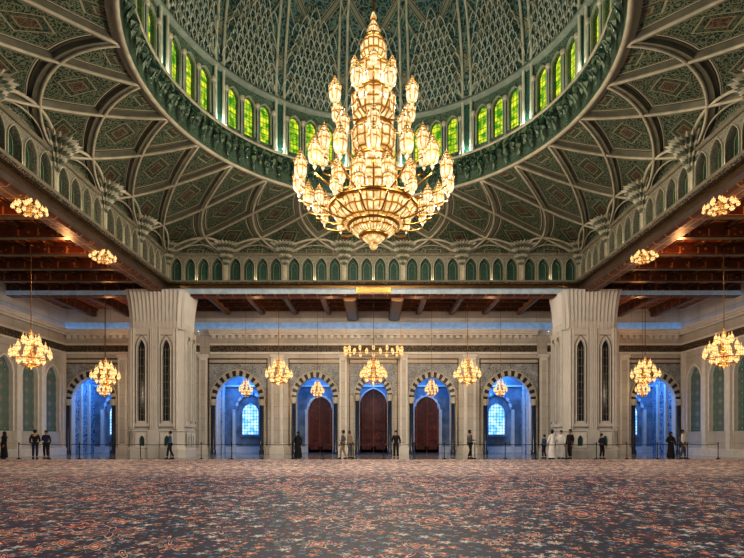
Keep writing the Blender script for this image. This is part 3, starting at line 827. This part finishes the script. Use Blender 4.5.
for i in range(26):
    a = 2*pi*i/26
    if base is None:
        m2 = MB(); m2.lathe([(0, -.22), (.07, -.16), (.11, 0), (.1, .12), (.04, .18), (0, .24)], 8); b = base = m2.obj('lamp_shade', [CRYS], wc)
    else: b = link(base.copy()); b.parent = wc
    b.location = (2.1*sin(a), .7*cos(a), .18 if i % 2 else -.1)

# ------------------------------------------------------------ barrier
def stanchion():
    e = empty('barrier_post', (0, 0, 0), 'dark metal barrier post on the marble floor', 'barrier post', 'rope barrier posts')
    mb = MB(); mb.lathe([(0, 0), (.12, 0), (.12, .025), (.04, .05), (.02, .07)], 14); mb.obj('base', [DARK], e)
    mb = MB(); mb.lathe([(.022, .05), (.022, .90), (.035, .91), (.035, .94), (.015, .96), (.03, .98), (0, 1.0)], 10); mb.obj('pole', [DARK], e)
    return e
st = stanchion(); st.location = (-21.0, 29.6, 0)
mb = MB(); mb.tube([(.02+1.76*t/10, 0, .88-.05*sin(pi*t/10)) for t in range(11)], .018, 6); rope = mb.obj('barrier_rope', [DARK], None, (-21.0, 29.6, 0))
tag(rope, 'dark sagging rope strung between two barrier posts', 'rope', 'barrier ropes')
for k in range(1, 24):
    copytree(st, (-21.0+1.8*k, 29.6, 0))
    if k < 23: r2 = rope.copy(); COL.objects.link(r2); r2.location = (-21.0+1.8*k, 29.6, 0)

# ------------------------------------------------------------ people
SKINT = [plain('skin_tan', (.42, .24, .15), .5), plain('skin_light', (.55, .36, .26), .5)]
HAIR = plain('dark_hair', (.02, .014, .01), .6)
EYE = plain('eye_dark', (.02, .015, .012), .3)
def cloth(n, c): return plain('cloth_'+n, c, .85)
BLK = cloth('black', (.012, .012, .018)); NAVY = cloth('navy', (.02, .03, .08)); WHT = cloth('white', (.92, .92, .92)); GRY = cloth('grey', (.12, .12, .14)); BEI = cloth('beige', (.35, .28, .2)); BLU = cloth('blue', (.05, .12, .26)); RED = cloth('maroon', (.2, .03, .04))
def skin(name, nodes, edges, mat, par, root=0, lvl=1):
    me = bpy.data.meshes.new(name); me.from_pydata([n[:3] for n in nodes], edges, []); me.materials.append(mat)
    o = link(bpy.data.objects.new(name, me), par)
    md = o.modifiers.new('skin', 'SKIN'); md.use_smooth_shade = True
    sv = me.skin_vertices[0].data if len(me.skin_vertices) else None
    if sv is None:
        bpy.context.view_layer.objects.active = o
        bpy.ops.mesh.customdata_skin_add(); sv = me.skin_vertices[0].data
    for i, n in enumerate(nodes):
        sv[i].radius = (n[3], n[4] if len(n) > 4 else n[3]); sv[i].use_root = (i == root)
    s2 = o.modifiers.new('sub', 'SUBSURF'); s2.levels = lvl; s2.render_levels = lvl
    return o
def person(x, y, rot, kind, top, bottom, label, h=1.7, stride=.0, armb=0.0, hairm=HAIR, sk=0):
    e = empty('person', (x, y, 0), label, 'person'); k = h/1.72
    e.rotation_euler = (0, 0, rot); e.scale = (k, k, k)
    el = [(-.25, -.02, 1.12), (.25, -.02-armb*.1, 1.12)]; wr = [(-.26, .06+.04, .88), (.24-armb*.1, .08+armb*.22, .88+armb*.28)]
    hips = [(-.09, 0, .9), (.09, 0, .9)]; kn = [(-.1, .03+stride*.5, .5), (.1, .03-stride*.3, .5)]; an = [(-.11, stride-.02, .09), (.11, -stride-.02, .09)]
    nd = [(0, 0, .95, .13, .1), (0, 0, 1.12, .11, .09), (0, 0, 1.3, .14, .1), (0, -.01, 1.43, .06, .055), (0, 0, 1.49, .05, .05), (0, .02, 1.545, .06, .068), (0, .0, 1.62, .072, .088), (0, -.01, 1.68, .05, .06), (0, .095, 1.585, .012, .012)]
    ed = [(0, 1), (1, 2), (2, 3), (3, 4), (4, 5), (5, 6), (6, 7), (5, 8)]
    for s_ in (0, 1):
        sg = -1 if s_ == 0 else 1; b = len(nd)
        wx, wy, wz = wr[s_]; ex, ey, ez = el[s_]
        dv = Vector((wx-ex, wy-ey, wz-ez)).normalized()
        nd += [(sg*.17, -.01, 1.385, .055), (ex, ey, ez, .042), (wx, wy, wz, .027, .024)]
        p = Vector((wx, wy, wz))+dv*.06; nd.append((p.x, p.y, p.z, .036, .02))
        ed += [(2, b), (b, b+1), (b+1, b+2), (b+2, b+3)]
        for f in range(4):
            ln = (.07, .085, .08, .06)[f]; off = Vector((0, (f-1.5)*.019, 0)); q = p+dv*.045+off; q2 = q+dv*ln*.5+Vector((-sg*.004, 0, 0)); q3 = q2+dv*ln*.5+Vector((-sg*.016, 0, 0)); c = len(nd)
            nd += [(*q, .0095), (*q2, .0085), (*q3, .007)]; ed += [(b+3, c), (c, c+1), (c+1, c+2)]
        q = p+Vector((0, .035, -.01)); q2 = q+dv*.04+Vector((0, .012, 0)); c = len(nd); nd += [(*q, .011), (*q2, .009)]; ed += [(b+3, c), (c, c+1)]
        b = len(nd); nd += [(*hips[s_], .085), (*kn[s_], .056), (*an[s_], .036), (an[s_][0]*1.08, an[s_][1]+.13, .035, .036, .028)]
        ed += [(0, b), (b, b+1), (b+1, b+2), (b+2, b+3)]
    skin('body', nd, ed, SKINT[sk], e)
    mb = MB()
    for s_ in (-1, 1): mb.lathe([(0, -.009), (.011, -.004), (.011, .004), (0, .009)], 8, (s_*.027, .078, 1.612))
    mb.obj('eyes', [EYE], e)
    mb = MB(); mb.box((-.022, .078, 1.54), (.022, .09, 1.548)); mb.obj('mouth', [RED], e)
    mb = MB()
    for s_ in (-1, 1): mb.lathe([(0, -.03), (.014, -.02), (.016, .01), (0, .03)], 8, (s_*.078, 0, 1.59))
    if kind != 'veil': mb.obj('ears', [SKINT[sk]], e)
    if kind in ('robe', 'veil'):
        m_ = MB(); m_.lathe([(.27, .06), (.25, .3), (.2, .75), (.18, 1.0), (.165, 1.15), (.18, 1.3), (.175, 1.38), (.1, 1.45), (.065, 1.47)], 20, rf=lambda a, z: (1+.05*sin(a*7)*(1 if z < .9 else .2))*(1-.25*abs(cos(a))))
        m_.obj('robe', [top], e)
        for s_ in (0, 1):
            sg = -1 if s_ == 0 else 1
            skin('sleeve', [(sg*.12, 0, 1.37, .075), (sg*.17, -.01, 1.38, .072), (*el[s_], .065), (*wr[s_], .055)], [(0, 1), (1, 2), (2, 3)], top, e)
    else:
        nd2 = [(0, 0, .9, .155, .125), (0, 0, 1.12, .14, .115), (0, 0, 1.3, .165, .125), (0, -.01, 1.43, .075, .07)]; ed2 = [(0, 1), (1, 2), (2, 3)]
        for s_ in (0, 1):
            sg = -1 if s_ == 0 else 1; b = len(nd2); w_ = Vector(el[s_])*.15+Vector(wr[s_])*.85
            nd2 += [(sg*.17, -.01, 1.385, .07), (*el[s_], .058), (*w_, .042)]; ed2 += [(2, b), (b, b+1), (b+1, b+2)]
        skin('shirt', nd2, ed2, top, e, root=1)
        nd3 = [(0, 0, .97, .14, .12)]; ed3 = []
        for s_ in (0, 1):
            b = len(nd3); nd3 += [(*hips[s_], .1), (*kn[s_], .075), (an[s_][0], an[s_][1], .12, .062)]; ed3 += [(0, b), (b, b+1), (b+1, b+2)]
        skin('trousers', nd3, ed3, bottom, e)
    m_ = MB()
    for s_ in (0, 1):
        ax, ay, az = an[s_]
        m_.lathe([(0, 0), (.05, 0), (.055, .04), (.04, .1), (0, .11)], 10, (ax, ay, 0), rf=lambda a, z: 1); m_.lathe([(0, 0), (.05, 0), (.05, .04), (.03, .06), (0, .065)], 10, (ax*1.05, ay+.1, 0), rf=lambda a, z: 1+.5*max(0, cos(a)))
    m_.obj('shoes', [HAIR], e)
    m_ = MB()
    if kind == 'veil':
        m_.lathe([(.2, 1.3), (.15, 1.4), (.1, 1.46), (.1, 1.55), (.108, 1.62), (.095, 1.69), (.05, 1.735), (0, 1.745)], 16, (0, -.03, 0)); m_.obj('headscarf', [hairm], e)
    else:
        m_.lathe([(.06, 1.53), (.085, 1.58), (.095, 1.65), (.085, 1.7), (.05, 1.735), (0, 1.745)], 16, (0, -.025, 0)); m_.obj('hair' if kind != 'robe' else 'cap', [hairm], e)
    return e
def PX(px, y): return (px-373.5)/500*y
P = [(4, 'veil', BLK, BLK, 'woman in a black abaya and headscarf standing', 1.62, 0, BLK, 2.6, 30.2),
 (35, 'man', BLK, NAVY, 'man in dark jacket and navy trousers standing', 1.74, .08, HAIR, .4, 30.05),
 (46, 'man', NAVY, BLK, 'man in navy shirt and black trousers standing', 1.7, .05, HAIR, 3.3, 30.75),
 (170, 'man', BLU, NAVY, 'person in blue shirt and dark trousers walking', 1.66, .16, HAIR, 1.8, 30.1),
 (298, 'veil', BLK, BLK, 'woman in long black robe and headscarf', 1.62, 0, BLK, 2.9, 30.2),
 (343, 'man', GRY, BEI, 'man in grey shirt and beige trousers walking', 1.7, .15, HAIR, 1.4, 30.0),
 (350, 'man', BEI, GRY, 'man in beige shirt and grey trousers standing', 1.66, .04, HAIR, 4.2, 31.0),
 (396, 'man', BLK, BLK, 'person in black clothes standing by the barrier', 1.68, .05, HAIR, 3.1, 30.3),
 (470, 'man', GRY, BLK, 'person in dark grey shirt and black trousers walking', 1.72, .14, HAIR, 5.0, 30.2),
 (544, 'man', BLU, NAVY, 'young person in blue shirt beside robed men', 1.45, .05, HAIR, .7, 30.7),
 (552, 'robe', WHT, WHT, 'man in long white robe and dark cap standing', 1.72, 0, HAIR, .3, 29.95),
 (561, 'robe', WHT, WHT, 'man in long white robe and dark cap turned aside', 1.7, 0, HAIR, 2.4, 30.6),
 (570, 'man', BLK, BLK, 'man in black shirt and trousers beside robed men', 1.74, .07, HAIR, 2.0, 30.0),
 (602, 'man', NAVY, BLK, 'person in navy top near the marble pier', 1.5, .04, HAIR, 3.6, 30.3),
 (671, 'veil', BLK, BLK, 'woman in black robe and headscarf by the barrier', 1.6, 0, BLK, 3.2, 30.2),
 (683, 'man', WHT, GRY, 'man in white shirt and grey trousers standing', 1.74, .1, HAIR, 4.0, 30.4)]
for i, (px, kd, tp, bt, lb, hh, st_, hr, rot, y) in enumerate(P):
    person(PX(px, y), y, rot, kd, tp, bt, lb, hh, st_, (i % 3)*.4, hr, i % 2)

# ------------------------------------------------------------ lights
def pt(x, y, z, p, c, r=.15):
    l = bpy.data.lights.new('l', 'POINT'); l.energy = p; l.color = c; l.shadow_soft_size = r
    o = bpy.data.objects.new('point_light', l); link(o, None, (x, y, z)); return o
def ar(x, y, z, sx, sy, p, c, rot):
    l = bpy.data.lights.new('a', 'AREA'); l.shape = 'RECTANGLE'; l.size = sx; l.size_y = sy; l.energy = p; l.color = c
    o = bpy.data.objects.new('cove_light', l); link(o, None, (x, y, z)); o.rotation_euler = rot; return o
W1 = (1, .87, .70)
for i in range(6):
    a = 2*pi*(i+.5)/6; pt(CX+3.6*sin(a), CY+3.6*cos(a), 10.3, 880, W1, .08)
for i in range(4):
    a = 2*pi*(i+.5)/4; pt(CX+2.4*sin(a), CY+2.4*cos(a), 14.9, 430, W1, .08)
for x, y in ((-17.05, 24.9), (17.45, 24.9), (-17.95, 33.5), (18.2, 33.5), (-6.35, 33.5), (0, 33.5), (6.3, 33.5)):
    pt(x, y, 4.5, 210, (1, .80, .58), .06)
for sg in (-1, 1):
    for y in (19.2, 24.5): pt(sg*15.0, y, 9.7, 130, (1, .50, .20), .05)
    pt(sg*18.5, 35, 9.3, 60, (1, .5, .2), .05)  # bare warm light added under the aisle ceiling, no fixture
for x in (-8, -3, 3, 8): pt(x, 34.2, 9.3, 50, (1, .55, .25), .05)  # warm fill points added to brighten the far aisle ceiling
for cx, w, zs, ri, x0, x1 in ARCH:
    big = abs(cx) > 8
    ar(cx, YF+2.2, 7.1, 2.2, 2.4, 320 if big else 180, (.12, .40, 1.0), (0, 0, 0))
for i in range(16):
    a = 2*pi*(i+.5)/16; pt(CX+8.55*sin(a), CY+8.55*cos(a), 16.6+DZ, 28, (.90, .95, .86), .04)
for k in range(7):
    a = -H+bw*(k+.5)
    for x, y in ((a, H-.3), (H-.3, -a), (-H+.3, a)): pt(CX+x, CY+y, 11.32, 9, (1, .86, .62), .03)  # uplights added on the ledge to light arcade and vault
w = bpy.data.worlds.new('w'); sc.world = w; w.use_nodes = True
w.node_tree.nodes['Background'].inputs[0].default_value = (.85, .92, 1, 1); w.node_tree.nodes['Background'].inputs[1].default_value = .32

# ------------------------------------------------------------ camera
cam = bpy.data.cameras.new('cam'); co = link(bpy.data.objects.new('cam', cam), None, (0, 0, 1.3))
co.rotation_euler = (pi/2, 0, 0); cam.sensor_width = 36; cam.lens = 36*500/744
cam.shift_y = 158/744; cam.shift_x = -1.5/744; cam.clip_end = 200
sc.camera = co
sc.view_settings.view_transform = 'Standard'
sc.view_settings.exposure = .14
sc.view_settings.gamma = .82
